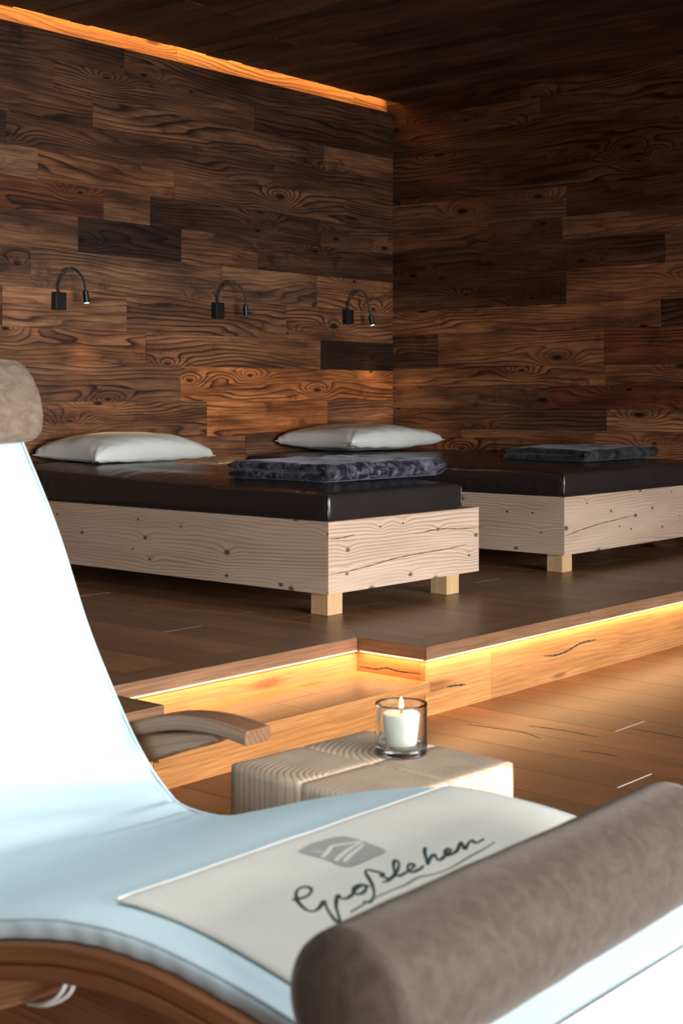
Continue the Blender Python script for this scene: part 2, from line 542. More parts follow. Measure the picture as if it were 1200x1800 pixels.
# fascia boards
fa = MB(); OV = .022; FT = DECK - NT_ - .016
fj = [NX1 + OV, 4.35, 6.1, WX]
for a, b_ in zip(fj, fj[1:]):
    t = rnd.uniform(.9, 1.1); fa.box((a, FY + OV, 0), (b_ - .001, FY + OV + .02, FT), 'x', (t, t, t))
fa.box((-.6, FY + OV, 0), (NX0 - OV, FY + OV + .02, FT), 'x')
fa.box((NX1 + OV, FY + OV + .02, 0), (NX1 + OV + .02, NY + OV, FT), 'y', (.95, .85, .8))
fa.box((NX0 - OV, NY + OV, 0), (NX1 + OV + .02, NY + OV + .02, FT), 'x', (1, 1, 1))
fa.box((NX0 - OV - .02, FY + OV + .02, 0), (NX0 - OV, NY + OV, FT), 'y')
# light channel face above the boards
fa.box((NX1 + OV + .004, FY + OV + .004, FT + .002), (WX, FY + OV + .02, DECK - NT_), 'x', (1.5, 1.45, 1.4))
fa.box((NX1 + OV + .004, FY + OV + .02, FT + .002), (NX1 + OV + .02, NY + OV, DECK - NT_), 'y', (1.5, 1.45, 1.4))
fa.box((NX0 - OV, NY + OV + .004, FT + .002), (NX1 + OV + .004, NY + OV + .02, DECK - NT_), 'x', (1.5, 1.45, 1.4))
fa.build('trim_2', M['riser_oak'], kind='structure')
# middle step
st = MB(); SH = .125
st.box((NX0 - .02, FY + .001, SH - .038), (NX1 + OV - .003, FY + .026, SH), 'x', (.9, .85, .8))
y = FY + .026
for i, (wd_, tn) in enumerate(((.15, .92), (.16, 1.1))):
    cut = [NX0 - .02, 3.35 if i == 0 else 3.55, NX1 + OV - .002]
    for a, b_ in zip(cut, cut[1:]):
        t = tn * rnd.uniform(.88, 1.08)
        st.box((a, y, SH - .03), (b_ - .0008, y + wd_ - .0008, SH - .0004), 'x', (t, t, t))
    y += wd_
step = st.build('step', M['riser_oak'], kind='structure', bevel=.001)
sr = MB(); sr.box((NX0 - .02, FY + .022, 0), (NX1 + OV - .003, FY + .04, SH - .0385), 'x', (.82, .72, .62))
sr.build('step_riser', M['riser_oak'], step)

# hidden warm strips under the nosing
LEDC = (1, .58, .27)


def led(label, a, b_, n, power, group='warm light strips under the platform edge'):
    a = Vector(a); b_ = Vector(b_); d = (b_ - a); L = d.length; mid = (a + b_) / 2
    mb = MB(); hx, hy = (L / 2, .004) if abs(d.x) > abs(d.y) else (.004, L / 2)
    mb.box((-hx, -hy, -.002), (hx, hy, .002))
    o = mb.build('led_strip', M['led'], None); o.location = mid
    tag(o, label, 'light strip', group)
    l = bpy.data.lights.new('strip_glow', 'AREA'); l.shape = 'RECTANGLE'
    l.size = 2 * hx; l.size_y = 2 * hy; l.energy = power; l.color = LEDC
    lo = bpy.data.objects.new('strip_glow', l); link(lo); lo.parent = o; lo.location = (0, 0, -.004)
    return o


zl = DECK - NT_ - .003
led('glowing warm light strip under the long platform edge right of the step notch', (NX1 + .02, FY + .005, zl), (WX - .01, FY + .012, zl), 1, 9.0)
led('glowing warm light strip under the rear edge of the step notch', (NX0 + .01, NY + .005, zl), (NX1, NY + .005, zl), 1, 1.8)
led('short warm light strip under the right side edge of the step notch', (NX1 + .005, FY + .02, zl), (NX1 + .005, NY - .01, zl), 1, .6)

jf = MB()
for (xa, xb, yy) in ((3.592, 3.788, 2.05), (4.192, 4.388, 2.40)): jf.box((xa, yy - .0028, -.004), (xb, yy + .0028, .0003))
jf.build('joint_filler', M['paper'], floor)
jf = MB()
for (xa, xb, yy) in ((3.552, 3.739, 3.918), (5.449, 5.637, 3.86), (3.931, 4.117, 4.9)): jf.box((xa, yy - .0026, DECK - .004), (xb, yy + .0026, DECK + .0003))
jf.build('joint_filler', M['gap'], platform)

# ------------------------------------------------------------ walls
TL = {'n': (1, 1, 1), 'd': (.5, .46, .46), 'k': (.20, .19, .20), 'b': (1.55, 1.42, 1.3), 'o': (2.8, 2.1, 1.3), 'g': (1.25, 1.38, 1.5), 'r': (.9, .62, .5), 'm': (.75, .72, .7), 'p': (1.75, 1.75, 1.7)}  # 'o': orange planks, their tone raised to paint in lamp glow low on the wall
LZ = [(-.03, .0)]
LROWS = [  # z0, z1, [(end x, tone)...] with x from left to right
    (2.856, 3.000, [(5.068, 'd'), (99, 'm')]),
    (2.697, 2.856, [(4.60, 'm'), (6.082, 'n'), (99, 'd')]),
    (2.545, 2.697, [(4.85, 'm'), (6.7, 'n'), (99, 'n')]),
    (2.383, 2.545, [(4.3, 'd'), (6.239, 'm'), (99, 'm')]),
    (2.225, 2.383, [(4.493, 'g'), (5.433, 'b'), (6.9, 'n'), (99, 'm')]),
    (2.061, 2.225, [(4.925, 'r'), (5.256, 'n'), (6.669, 'd'), (99, 'n')]),
    (1.876, 2.061, [(4.753, 'n'), (5.485, 'k'), (6.1, 'n'), (99, 'd')]),
    (1.675, 1.876, [(4.45, 'n'), (5.812, 'g'), (6.637, 'g'), (99, 'b')]),
    (1.471, 1.675, [(4.273, 'r'), (5.084, 'p'), (6.355, 'n'), (99, 'b')]),
    (1.289, 1.471, [(6.669, 'b'), (99, 'k')]),
    (1.092, 1.289, [(4.2, 'n'), (5.481, 'n'), (99, 'o')]),
    (.888, 1.092, [(5.684, 'b'), (6.734, 'o'), (99, 'b')]),
    (.70, .888, [(4.4, 'n'), (6.0, 'b'), (99, 'n')]),
    (.50, .70, [(5.0, 'n'), (99, 'n')]),
    (.248, .50, [(4.8, 'n'), (6.9, 'n'), (99, 'd')]),
]
RROWS = [  # along y from the corner toward the camera: y descending
    (2.955, 3.062, [(4.9, 'd'), (3.2, 'm'), (-9, 'd')]),
    (2.80, 2.955, [(4.753, 'm'), (-9, 'm')]),
    (2.69, 2.80, [(4.218, 'm'), (-9, 'd')]),
    (2.535, 2.69, [(5.2, 'm'), (3.0, 'd'), (-9, 'm')]),
    (2.386, 2.535, [(4.0, 'd'), (-9, 'd')]),
    (2.205, 2.386, [(4.571, 'n'), (-9, 'd')]),
    (2.065, 2.205, [(5.141, 'm'), (4.6, 'd'), (-9, 'n')]),
    (1.887, 2.065, [(3.912, 'd'), (-9, 'n')]),
    (1.679, 1.887, [(4.571, 'd'), (-9, 'b')]),
    (1.52, 1.679, [(3.941, 'b'), (-9, 'd')]),
    (1.304, 1.52, [(5.534, 'm'), (4.313, 'b'), (-9, 'r')]),
    (1.183, 1.304, [(2.6, 'b'), (-9, 'n')]),
    (1.043, 1.183, [(4.692, 'n'), (-9, 'r')]),
    (.913, 1.043, [(4.294, 'm'), (-9, 'p')]),
    (.76, .913, [(2.5, 'b'), (-9, 'n')]),
    (.55, .76, [(4.8, 'n'), (-9, 'n')]),
    (.248, .55, [(4.2, 'n'), (-9, 'd')]),
]
wl = MB(); wlp = MB()
XL0 = 2.0
for z0, z1, segs in LROWS:
    x = XL0
    for xe, t in segs:
        xe = min(xe, WX)
        while x < xe - .01:
            nx_ = xe if xe - x < 2.6 else x + rnd.uniform(1.2, 1.9)
            th = rnd.uniform(0, .003)
            k = rnd.uniform(.92, 1.08); tt = TL[t]
            wl.box((x + .0006, WY - th, z0 + .0006), (nx_ - .0006, WY + .035, z1 - .0006), 'x', tuple(k * q for q in tt))
            x = nx_
wall_back = wl.build('wall_back', M['old_wood'], kind='structure')
bk = MB(); bk.box((XL0, WY + .031, .2), (WX, WY + .046, 3.0)); bk.build('wall_backing', M['shadow_gap'], wall_back)
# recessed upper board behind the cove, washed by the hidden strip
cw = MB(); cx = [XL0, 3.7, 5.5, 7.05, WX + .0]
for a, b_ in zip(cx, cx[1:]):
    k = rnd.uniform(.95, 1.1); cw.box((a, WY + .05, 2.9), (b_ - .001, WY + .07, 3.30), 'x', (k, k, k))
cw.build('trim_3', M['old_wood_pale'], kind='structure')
wr = MB()
for z0, z1, segs in RROWS:
    y = WY + .05
    for ye, t in segs:
        ye = max(ye, 2.0)
        while y > ye + .01:
            ny_ = ye if y - ye < 2.6 else y - rnd.uniform(1.2, 1.9)
            th = rnd.uniform(0, .003); k = rnd.uniform(.92, 1.08)
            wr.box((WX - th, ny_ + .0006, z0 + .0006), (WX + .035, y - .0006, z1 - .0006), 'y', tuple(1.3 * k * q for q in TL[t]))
            y = ny_
wr.box((WX, WY - .5, 3.062), (WX + .035, WY + .07, 3.31), 'y')
wall_right = wr.build('wall_right', M['old_wood'], kind='structure')
bk = MB(); bk.box((WX + .031, 1.5, 0), (WX + .05, WY + .07, 3.3)); bk.build('wall_backing', M['shadow_gap'], wall_right)
# ceiling boards, stopping short of the lamp wall
ce = MB(); k = 0; x = XL0 - 2.5
while x < WX:
    wd_ = rnd.choice((.12, .15, .18)); y = 1.2
    while y < WY - .055:
        y2 = min(WY - .055, y + rnd.uniform(1.4, 2.4)); 
        if WY - .055 - y2 < .5: y2 = WY - .055
        t = rnd.uniform(.55, 1.3); dz = rnd.uniform(0, .008)
        ce.box((x + .001, y + .001, CEIL + .35 * 0 + dz), (min(x + wd_, WX) - .001, y2 - .001 + rnd.uniform(-.006, .006) * (y2 > 5.8), CEIL + .355 * 0 + .04), 'y', (t, t, t))
        y = y2
    x += wd_
# ceiling level reads 2.31 m (scaled) above the eye
ceiling = ce.build('ceiling', M['ceiling_wood'], kind='structure')
cb = MB(); cb.box((XL0 - 2.5, 1.2, CEIL + .03), (WX, WY - .065, CEIL + .06)); cb.box((XL0 - 2.5, WY - .2, CEIL + .25), (WX, WY + .08, CEIL + .28))
cb.box((XL0 - 2.5, WY - .2, CEIL + .06), (WX, WY - .18, CEIL + .25))
cb.build('ceiling_core', M['shadow_gap'], ceiling)
cl = MB(); cl.box((-(WX - XL0) / 2, -.006, -.003), ((WX - XL0) / 2 - .02, .006, .003))
cove = cl.build('led_strip', M['led_dim']); cove.location = ((WX + XL0) / 2, WY + .02, CEIL + .19)
tag(cove, 'hidden amber light strip along the top of the lamp wall at the ceiling', 'light strip')
l = bpy.data.lights.new('cove_glow', 'AREA'); l.shape = 'RECTANGLE'; l.size = WX - XL0 - .05; l.size_y = .015; l.energy = 26; l.spread = math.radians(34); l.color = (1, .52, .17)
lo = bpy.data.objects.new('cove_glow', l); link(lo); lo.parent = cove; lo.location = (0, 0, -.006); lo.rotation_euler = (math.radians(16), 0, 0)


# ------------------------------------------------------------ beds
def ribbon(mb, pts, wdt, normal, lift=.0008):
    """thin dark line on a plane"""
    pts = [Vector(p) for p in pts]; nrm = Vector(normal); n = len(pts); V = []; Fc = []
    for i, p in enumerate(pts):
        t = (pts[min(i + 1, n - 1)] - pts[max(i - 1, 0)]).normalized()
        s_ = t.cross(nrm).normalized(); e = min(i, n - 1 - i) / max(1, n / 2)
        w_ = wdt * (.25 + .75 * min(1, e * 3)) / 2 * (1 + .3 * math.sin(i * 2.3))
        for q, l_ in ((s_ * w_, lift), (-s_ * w_, lift), (-s_ * w_, -.001), (s_ * w_, -.001)):
            V.append(p + q + nrm * l_)
    for i in range(n - 1):
        for k in range(4):
            k2 = (k + 1) % 4
            Fc.append([i * 4 + k, i * 4 + k2, (i + 1) * 4 + k2, (i + 1) * 4 + k])
    Fc.append([0, 1, 2, 3]); Fc.append([(n - 1) * 4 + k for k in (3, 2, 1, 0)])
    mb.add(V, Fc)


def ribbon_on(parent, name, pts, normal, wdt):
    m = MB(); ribbon(m, catmull([tuple(p) for p in pts], 6), wdt, normal, .0006); m.build(name, M['crack'], parent)


fas = bpy.data.objects['trim_2']
ribbon_on(fas, 'crack', [(4.703,3.01,.109),(4.785,3.01,.1),(4.87,3.01,.104),(4.955,3.01,.12),(5.021,3.01,.123),(5.102,3.01,.121)], (0, -1, 0), .006)
ribbon_on(fas, 'crack', [(4.073,3.01,.085),(4.124,3.01,.083),(4.186,3.01,.078)], (0, -1, 0), .006)
ribbon_on(fas, 'crack', [(3.947,3.31,.140),(3.947,3.233,.14),(3.947,3.181,.15),(3.947,3.129,.145),(3.947,3.03,.149)], (-1, 0, 0), .004)
for pts in [[[(3.953, 2.838, 0), (3.968, 2.731, 0), (3.976, 2.622, 0), (3.946, 2.536, 0)], [(4.071, 2.662, 0), (4.09, 2.539, 0), (4.081, 2.404, 0)], [(3.889, 2.352, 0), (3.904, 2.279, 0), (3.902, 2.227, 0)], [(4.262, 2.39, 0), (4.26, 2.293, 0), (4.256, 2.188, 0)]]]:
    for c_ in pts: ribbon_on(floor, 'crack', c_, (0, 0, 1), .005)


def bed_base(label, x0, x1, y0, y1, legs, cracks):
    o = empty('bed_base', (x0, y0, DECK), label, 'bed base', 'pale pine bed bases on the platform')
    L, D = x1 - x0, y1 - y0; t = .032; z0, z1 = .0895, .3755
    m = MB(); m.prism([(0, 0), (L, 0), (L - t, t), (t, t)], z0, z1, 'x'); fp = m.build('end_panel', M['pine'], o, bevel=.0015)
    m = MB(); m.prism([(0, D), (t, D - t), (L - t, D - t), (L, D)], z0, z1, 'x'); m.build('end_panel', M['pine'], o, bevel=.0015)
    m = MB(); m.prism([(0, 0), (t, t), (t, D - t), (0, D)], z0, z1, 'y'); m.build('side_panel', M['pine'], o, bevel=.0015)
    m = MB(); m.prism([(L, 0), (L, D), (L - t, D - t), (L - t, t)], z0, z1, 'y'); m.build('side_panel', M['pine'], o, bevel=.0015)
    m = MB(); m.box((t, t, z1 - .03), (L - t, D - t, z1 - .002), 'y'); m.build('slat_deck', M['pine'], o)
    for lx, ly in legs:
        m = MB(); m.box((lx, ly, .0006), (lx + .09, ly + .09, z0 + .002), 'z'); m.build('leg', M['leg_wood'], o, bevel=.002)
    for pts in cracks:
        m = MB(); ribbon(m, catmull([(a, 0, z) for a, z in pts], 5), .0032, (0, -1, 0))
        m.build('crack', M['crack'], fp)
    return o


B1 = (4.20, 5.22, 3.68, WY - .006)
B2 = (6.00, WX - .006, 3.72, WY - .006)
zc = lambda f: .0895 + .286 * f
bed_base('narrow pale pine bed base on short legs, left of the two, nearer the steps', *B1,
         [(.03, .03), (.82, .03), (.03, 2.05), (.82, 2.05)],
         [[(0.0, zc(.28)), (.12, zc(.29)), (.28, zc(.33)), (.42, zc(.38)), (.6, zc(.40)), (.82, zc(.42)), (.93, zc(.45))],
          [(0.0, zc(.77)), (.08, zc(.765)), (.16, zc(.79))],
          [(.55, zc(.70)), (.72, zc(.73)), (.86, zc(.70)), (1.0, zc(.68))]])
bed_base('wide pale pine bed base with a long crack, standing against the right wall', *B2,
         [(.03, .03), (1.297, .55), (.03, 2.0), (1.297, 2.0)],
         [[(0.0, zc(.33)), (.15, zc(.40)), (.35, zc(.47)), (.5, zc(.50)), (.72, zc(.55))]])


def mattress(label, x0, x1, y0, y1, H, rise, dome):
    L, D = x1 - x0, y1 - y0

    def df(p):
        f = p.z / H
        u = (p.x / L) + .5; v = (p.y / D) + .5
        e = min(1, min(u, 1 - u) * L / .22); e2 = min(1, min(v, 1 - v) * D / .30)
        d = dome * math.sin(e * PI / 2) * math.sin(e2 * PI / 2)
        p.z += max(0, f - .35) / .65 * (rise * sstep(.25, 1, v) + d)
        q = noise.noise(Vector((p.x * 5 + x0 * 3, p.y * 3, p.z * 9)))
        p.z += .004 * q * f
        bulge = .004 * math.sin(PI * min(1, f))
        p.x += bulge * (1 if p.x > 0 else -1) * min(1, abs(p.x) / (L / 2)) ** 8
        p.y += bulge * (1 if p.y > 0 else -1) * min(1, abs(p.y) / (D / 2)) ** 8 * (1 if p.y < 0 else 0)
        return p
    V, F_ = rbox(L, D, H, .018, (36, 54, 8), df)
    m = MB(); m.add(V, F_)
    o = m.build('mattress', M['leather'], smooth=True)
    o.location = ((x0 + x1) / 2, (y0 + y1) / 2, DECK + .3757)
    tag(o, label, 'mattress', 'dark leatherette mattresses')
    # corner welt
    for sx in (-1, 1):
        mm = MB(); pts = [(sx * (L / 2 - .003), -D / 2 + .003, z) for z in (.012, .04, .07, H - .02)]
        pts = [(sx * (L / 2 - .001) + .0015 * math.sin(z * 160), -D / 2 + .0015, z) for z in [.008 + i * (H - .02) / 12 for i in range(13)]]
        V, F_ = tube(pts, .0035, 8); mm.add(V, F_); mm.build('corner_seam', M['leather'], o, smooth=True)
    return o


m1 = mattress('dark leatherette mattress under the silver-grey blanket on the left bed', 4.203, 5.095, 3.686, WY - .012, .112, .030, .028)
m2 = mattress('dark leatherette mattress on the wide bed against the right wall', 6.003, WX - .012, 3.726, WY - .012, .120, .025, .024)


# ------------------------------------------------------------ pillows
def pillow(label, W, D, H, loc, rot, seed, belly):
    nx, ny = 56, 44; V = []; F_ = []; idx = {}

    def P(i, j, side):
        u = 2 * i / nx - 1; v = 2 * j / ny - 1
        edge = (1 - u ** 2) * (1 - v ** 2)
        h = max(0, edge) ** .29 * H / 2
        # sides pulled in, corners pointed out
        x = u * W / 2 * (1 - .07 * (1 - v ** 2) ** .8 * abs(u) ** 4)
        y = v * D / 2 * (1 - .07 * (1 - u ** 2) ** .8 * abs(v) ** 4)
        n_ = noise.noise(Vector((u * 2.2 + seed, v * 2.2, side)))
        # gather folds toward the corners
        cu, cv = abs(u), abs(v); cor = sstep(.55, 1, cu) * sstep(.55, 1, cv)
        ang = math.atan2(1.08 - cv, 1.08 - cu)
        fold = math.sin(ang * 14 + seed) * cor * .006 * (edge > 0)
        ef = sstep(.72, .93, cv) * (1 - cv) / .28 * math.sin(u * 17 + seed * 2 + 2 * n_) * .010
        z = side * h * (1.15 if side > 0 else belly) + n_ * .010 * min(1, edge * 3) + fold + ef * side * .6
        return (x, y, z)
    for side in (1, -1):
        for i in range(nx + 1):
            for j in range(ny + 1):
                b_ = i in (0, nx) or j in (0, ny)
                if b_ and side == -1: idx[(i, j, -1)] = idx[(i, j, 1)]; continue
                idx[(i, j, side)] = len(V); V.append(P(i, j, side))
        for i in range(nx):
            for j in range(ny):
                q = [idx[(i, j, side)], idx[(i + 1, j, side)], idx[(i + 1, j + 1, side)], idx[(i, j + 1, side)]]
                F_.append(q if side > 0 else q[::-1])
    m = MB(); m.add(V, F_); o = m.build('pillow', M['pillow'], smooth=True)
    o.location = loc; o.rotation_euler = rot
    tag(o, label, 'pillow', 'pale pillows at the wall')
    # piping around the seam
    ring = [P(i, 0, 1) for i in range(nx)] + [P(nx, j, 1) for j in range(ny)] + [P(i, ny, 1) for i in range(nx, 0, -1)] + [P(0, j, 1) for j in range(ny, -1, -1)]
    mp = MB(); V, F_ = tube(ring, .0028, 6); mp.add(V, F_); mp.build('piping', M['pillow'], o, smooth=True)
    return o


pillow('off-white pillow on the left bed beneath the leftmost reading lamp', .80, .50, .21, (4.82, 5.61, .816), (.03, 0, 0), 1.3, .26)
pillow('off-white pillow near the corner of the two walls, on the wide bed', .88, .62, .175, (6.66, 5.575, .852), (0, 0, 0), 4.1, .68)


# ------------------------------------------------------------ folded blankets
def blanket(label, W, D, H, loc, mat, seed, rz=0):
    """two folded layers joined along the front (-y) fold"""
    t = H / 4; V = []; F_ = []
    # centre path: bottom layer back -> front, round the fold, top layer front -> back
    path = []
    for i in range(22): path.append((D / 2 - i / 21 * (D - H / 2), t))
    for i in range(1, 8):
        a = -PI / 2 - i / 8 * PI; path.append((-D / 2 + H / 2 + math.cos(a) * t, 2 * t + math.sin(a) * t))
    for i in range(22): path.append((-D / 2 + H / 2 + i / 21 * (D - H / 2), 3 * t))
    n = len(path); prof = []
    for i in range(n):
        a = path[max(0, i - 1)]; b_ = path[min(n - 1, i + 1)]
        tx, ty = b_[0] - a[0], b_[1] - a[1]; l_ = math.hypot(tx, ty); prof.append((path[i], (-ty / l_, tx / l_)))
    outer = []
    for (p, nn) in prof:
        outer.append((p, nn, 1))
    for (p, nn) in reversed(prof): outer.append((p, nn, -1))
    m_ = len(outer); NXs = 60
    for ix in range(NXs + 1):
        u = 2 * ix / NXs - 1; u = math.sin(u * PI / 2) * .6 + u * .4
        x = u * W / 2
        endd = min(1, (1 - abs(u)) * W / 2 / .03); sh = math.sqrt(max(0, 1 - (1 - endd) ** 2)) * .97 + .03
        for k, (p, nn, sd) in enumerate(outer):
            i = k if sd == 1 else m_ - 1 - k
            ee = min(1, min(i, n - 1 - i) * .05 / .03 + .25)
            hw = t * .97 * sh * math.sqrt(ee if ee < 1 else 1)
            nz = noise.noise(Vector((x * 7 + seed, p[0] * 7, p[1] * 12))); nz2 = noise.noise(Vector((x * 19, p[0] * 19 + seed, p[1] * 20)))
            yy = p[0] + nn[0] * hw * sd + (.012 * math.sin(x * 6 + seed) if p[1] > 2 * t else 0)
            zz = p[1] + nn[1] * hw * sd
            up = .006 * nz + .003 * nz2
            if zz > .01: zz += up * zz / H * 1.6
            xx = x * (1.0 if p[1] < 2 * t else 1.012) + .008 * noise.noise(Vector((p[0] * 6 + seed, p[1] * 30, 0))) * (abs(u) > .8)
            V.append((xx, yy + .006 * nz2, max(.0, zz)))
    for ix in range(NXs):
        for k in range(m_):
            k2 = (k + 1) % m_
            F_.append([ix * m_ + k, ix * m_ + k2, (ix + 1) * m_ + k2, (ix + 1) * m_ + k])
    for base in (0, NXs * m_):
        for k in range(n - 1):
            F_.append([base + k, base + k + 1, base + m_ - 2 - k, base + m_ - 1 - k])
    mb = MB(); mb.add(V, F_); o = mb.build('folded_blanket', mat, smooth=True)
    o.location = loc; o.rotation_euler = (0, 0, rz)
    return tag(o, label, 'blanket', 'folded blankets at the bed ends')


blanket('folded silver-grey crushed plush blanket at the foot of the left bed', .81, .58, .078, (4.775, 4.12, .7625), M['plush'], 2.2, .0)
blanket('folded anthracite plush blanket on the wide bed against the right wall', .80, .55, .066, (6.965, 4.21, .7700), M['plush_dark'], 7.7, .0)
lf = MB(); lf.box((-.06, -.07, 0), (.06, .07, .005)); lfo = lf.build('leaflet', M['paper']); lfo.location = (5.0, 5.14, .784); lfo.rotation_euler = (0, 0, .1)
tag(lfo, 'small cream leaflet lying behind the silver-grey blanket on the left bed', 'leaflet')


# ------------------------------------------------------------ reading lamps
def sconce(label, bx, bz, hx, hy, hz, tilt, lit, knob=False):
    o = empty('reading_lamp', (bx, WY - .003, bz), label, 'wall lamp', 'black gooseneck lamps on the plank wall')
    V, F_ = rbox(.072, .036, .092, .004, (6, 4, 6)); m = MB(); m.add([(x, y - .019, z - .046) for x, y, z in V], F_)
    m.build('wall_box', M['black_metal'], o)
    dx, dy, dz = hx - bx, hy - (WY - .003), hz - bz
    head_top = Vector((dx, dy, dz)); ax = Vector((math.sin(tilt) * .8, -math.sin(tilt) * .6, -math.cos(tilt))).normalized()
    p0 = Vector((0, -.019, .046)); apex = .135
    ctrl = [tuple(p0), (dx * .02, -.021, .09), (dx * .18, dy * .25 - .01, apex), (dx * .5, dy * .55, apex + .038), (dx * .82, dy * .85, apex + .004),
            tuple(head_top - ax * .05), tuple(head_top)]
    V, F_ = tube(catmull(ctrl, 8), .0058, 10); m = MB(); m.add(V, F_); m.build('gooseneck', M['black_metal'], o, smooth=True)
    L = .062; pts = [head_top + ax * k for k in (-.004, 0, .001, L - .001, L)]; rr = [.008, .012, .0155, .0155, .0145]
    V, F_ = tube(pts, rr, 20); m = MB(); m.add(V, F_); hd = m.build('lamp_head', M['black_metal'], o, smooth=False)
    V, F_ = tube([head_top + ax * (L + .0002), head_top + ax * (L + .0022)], .0115, 20); m = MB(); m.add(V, F_)
    m.build('lens', M['lens'] if lit else M['lens_off'], hd)
    if knob:
        V, F_ = tube([head_top + ax * .045 + Vector((.012, -.008, 0)), head_top + ax * .045 + Vector((.036, -.024, 0))], .0045, 10)
        m = MB(); m.add(V, F_); m.build('switch', M['black_metal'], hd)
    if lit:
        l = bpy.data.lights.new('lamp_beam', 'SPOT'); l.energy = lit; l.color = (1, .70, .45); l.spot_size = math.radians(66); l.spot_blend = 1.0
        l.shadow_soft_size = .012
        lo = bpy.data.objects.new('lamp_beam', l); link(lo); lo.parent = o; lo.location = head_top + ax * (L + .01)
        lo.rotation_euler = (ax + Vector((.12, .06, 0))).to_track_quat('-Z', 'Y').to_euler()
    return o


sconce('leftmost black gooseneck reading lamp, lit, above the left pillow', 4.612, 1.610, 4.72, 5.81, 1.665, .12, 14)
sconce('middle black gooseneck reading lamp, unlit, with a small side switch', 5.755, 1.614, 5.90, 5.81, 1.650, .02, 0, True)
sconce('black gooseneck reading lamp nearest the wall corner, lit and tilted', 6.912, 1.625, 7.04, 5.81, 1.638, .22, 16)

# ------------------------------------------------------------ block table
TX, TY = 2.155, 1.675
tb = empty('block_table', (2.09, 1.72, 0), 'low block table of four glued pale beams with end grain top, holding the candle', 'side table', rz=math.radians(-3))
TS, TH = .385, .42
random.seed(3)
for i in (0, 1):
    for j in (0, 1):
        m = MB(); s2 = TS / 2
        x0 = -s2 + i * s2; y0 = -s2 + j * s2
        hx, hy = {(0, 0): (-.22, -.30), (1, 0): (.20, .10), (0, 1): (-.10, -.02), (1, 1): (.13, -.02)}[(i, j)]
        V, F_ = rbox(s2 - .0012, s2 - .0012, TH, .007, (10, 10, 14))
        V = [(x + x0 + s2 / 2, y + y0 + s2 / 2, z) for x, y, z in V]
        gcs = [(x - hx, y - hy, z) for x, y, z in V]
        m.add(V, F_, gc=gcs, off=(0.0001, 0.0001, i + j * 2.0)); m.build('beam', M['beam'], tb, smooth=True)

# ------------------------------------------------------------ candle in glass
GX, GY = 2.145, 1.865
cg = empty('candle_glass', (2.172, 1.715, TH + .0006), 'clear glass tumbler with a burning white candle on the block table', 'candle')
R = .0505; Hh = .100
def dense(p, step):
    o = []
    for (a, b_), (c_, d_) in zip(p, p[1:]):
        k_ = max(1, int(math.hypot(c_ - a, d_ - b_) / step))
        o += [(a + (c_ - a) * q / k_, b_ + (d_ - b_) * q / k_) for q in range(k_)]
    return o + [p[-1]]


V, F_ = lathe(dense(catmull([(.0001, .0), (.02, 0), (R - .008, 0), (R - .003, .0012), (R - .0008, .004), (R, .009)], 3) + catmull([(R, .011), (R, .03), (R, Hh - .006), (R - .0004, Hh - .002), (R - .0025, Hh),
              (R - .0046, Hh - .002), (R - .005, Hh - .006), (R - .005, .03), (R - .0055, .024), (R - .009, .019), (R - .014, .0172), (.02, .0165), (.0001, .0165)], 3), .0015), 72)
m = MB(); m.add(V, F_); m.build('glass', M['glass'], cg, smooth=True)
V, F_ = lathe([(.0001, .0185), (.028, .0185), (.030, .021), (.0365, .078), (.036, .081), (.033, .0805), (.0001, .0785)], 48)
m = MB(); m.add(V, F_); cd = m.build('candle', M['wax'], cg, smooth=True)
V, F_ = tube([(0, 0, .080), (.001, 0, .086), (.003, 0, .090)], .0009, 6); m = MB(); m.add(V, F_); m.build('wick', M['wick'], cd)
V, F_ = lathe([(.0001, .087), (.003, .089), (.0045, .094), (.0035, .101), (.0015, .108), (.0001, .112)], 16)
m = MB(); m.add(V, F_); m.build('flame', M['flame'], cd, smooth=True)
l = bpy.data.lights.new('flame_light', 'POINT'); l.energy = .35; l.color = (1, .6, .25); l.shadow_soft_size = .006
lo = bpy.data.objects.new('flame_light', l); link(lo); lo.parent = cg; lo.location = (0, 0, .105)

# ------------------------------------------------------------ lounger
PROF = [(.745, .422), (.77, .438), (.80, .448), (.86, .465), (.94, .489), (1.04, .507), (1.158, .519), (1.25, .519), (1.309, .513), (1.366, .504), (1.47, .479), (1.594, .442),
        (1.70, .405), (1.796, .378), (1.87, .372), (1.925, .376), (1.950, .388), (2.000, .425), (2.056, .485), (2.12, .572), (2.19, .68), (2.279, .852), (2.381, 1.008), (2.45, 1.11), (2.50, 1.19)]
PC = catmull(PROF, 10)
# resample by arc length
acc = [0]
for a, b_ in zip(PC, PC[1:]): acc.append(acc[-1] + math.dist(a, b_))
TOT = acc[-1]


def prof_at(s_):
    s_ = max(0, min(TOT - 1e-6, s_))
    lo_, hi = 0, len(acc) - 1
    while hi - lo_ > 1:
        mid = (lo_ + hi) // 2
        if acc[mid] <= s_: lo_ = mid
        else: hi = mid
    t = (s_ - acc[lo_]) / (acc[hi] - acc[lo_]); a, b_ = PC[lo_], PC[hi]
    return a[0] + (b_[0] - a[0]) * t, a[1] + (b_[1] - a[1]) * t


def prof_n(s_):
    a = prof_at(s_ - .01); b_ = prof_at(s_ + .01); ty, tz = b_[0] - a[0], b_[1] - a[1]; l_ = math.hypot(ty, tz)
    return -tz / l_, ty / l_


def s_of_y(y):
    lo_, hi = 0, TOT
    for _ in range(40):
        mid = (lo_ + hi) / 2
        if prof_at(mid)[0] < y: lo_ = mid
        else: hi = mid
    return lo_


def pz(y): return prof_at(s_of_y(y))[1]


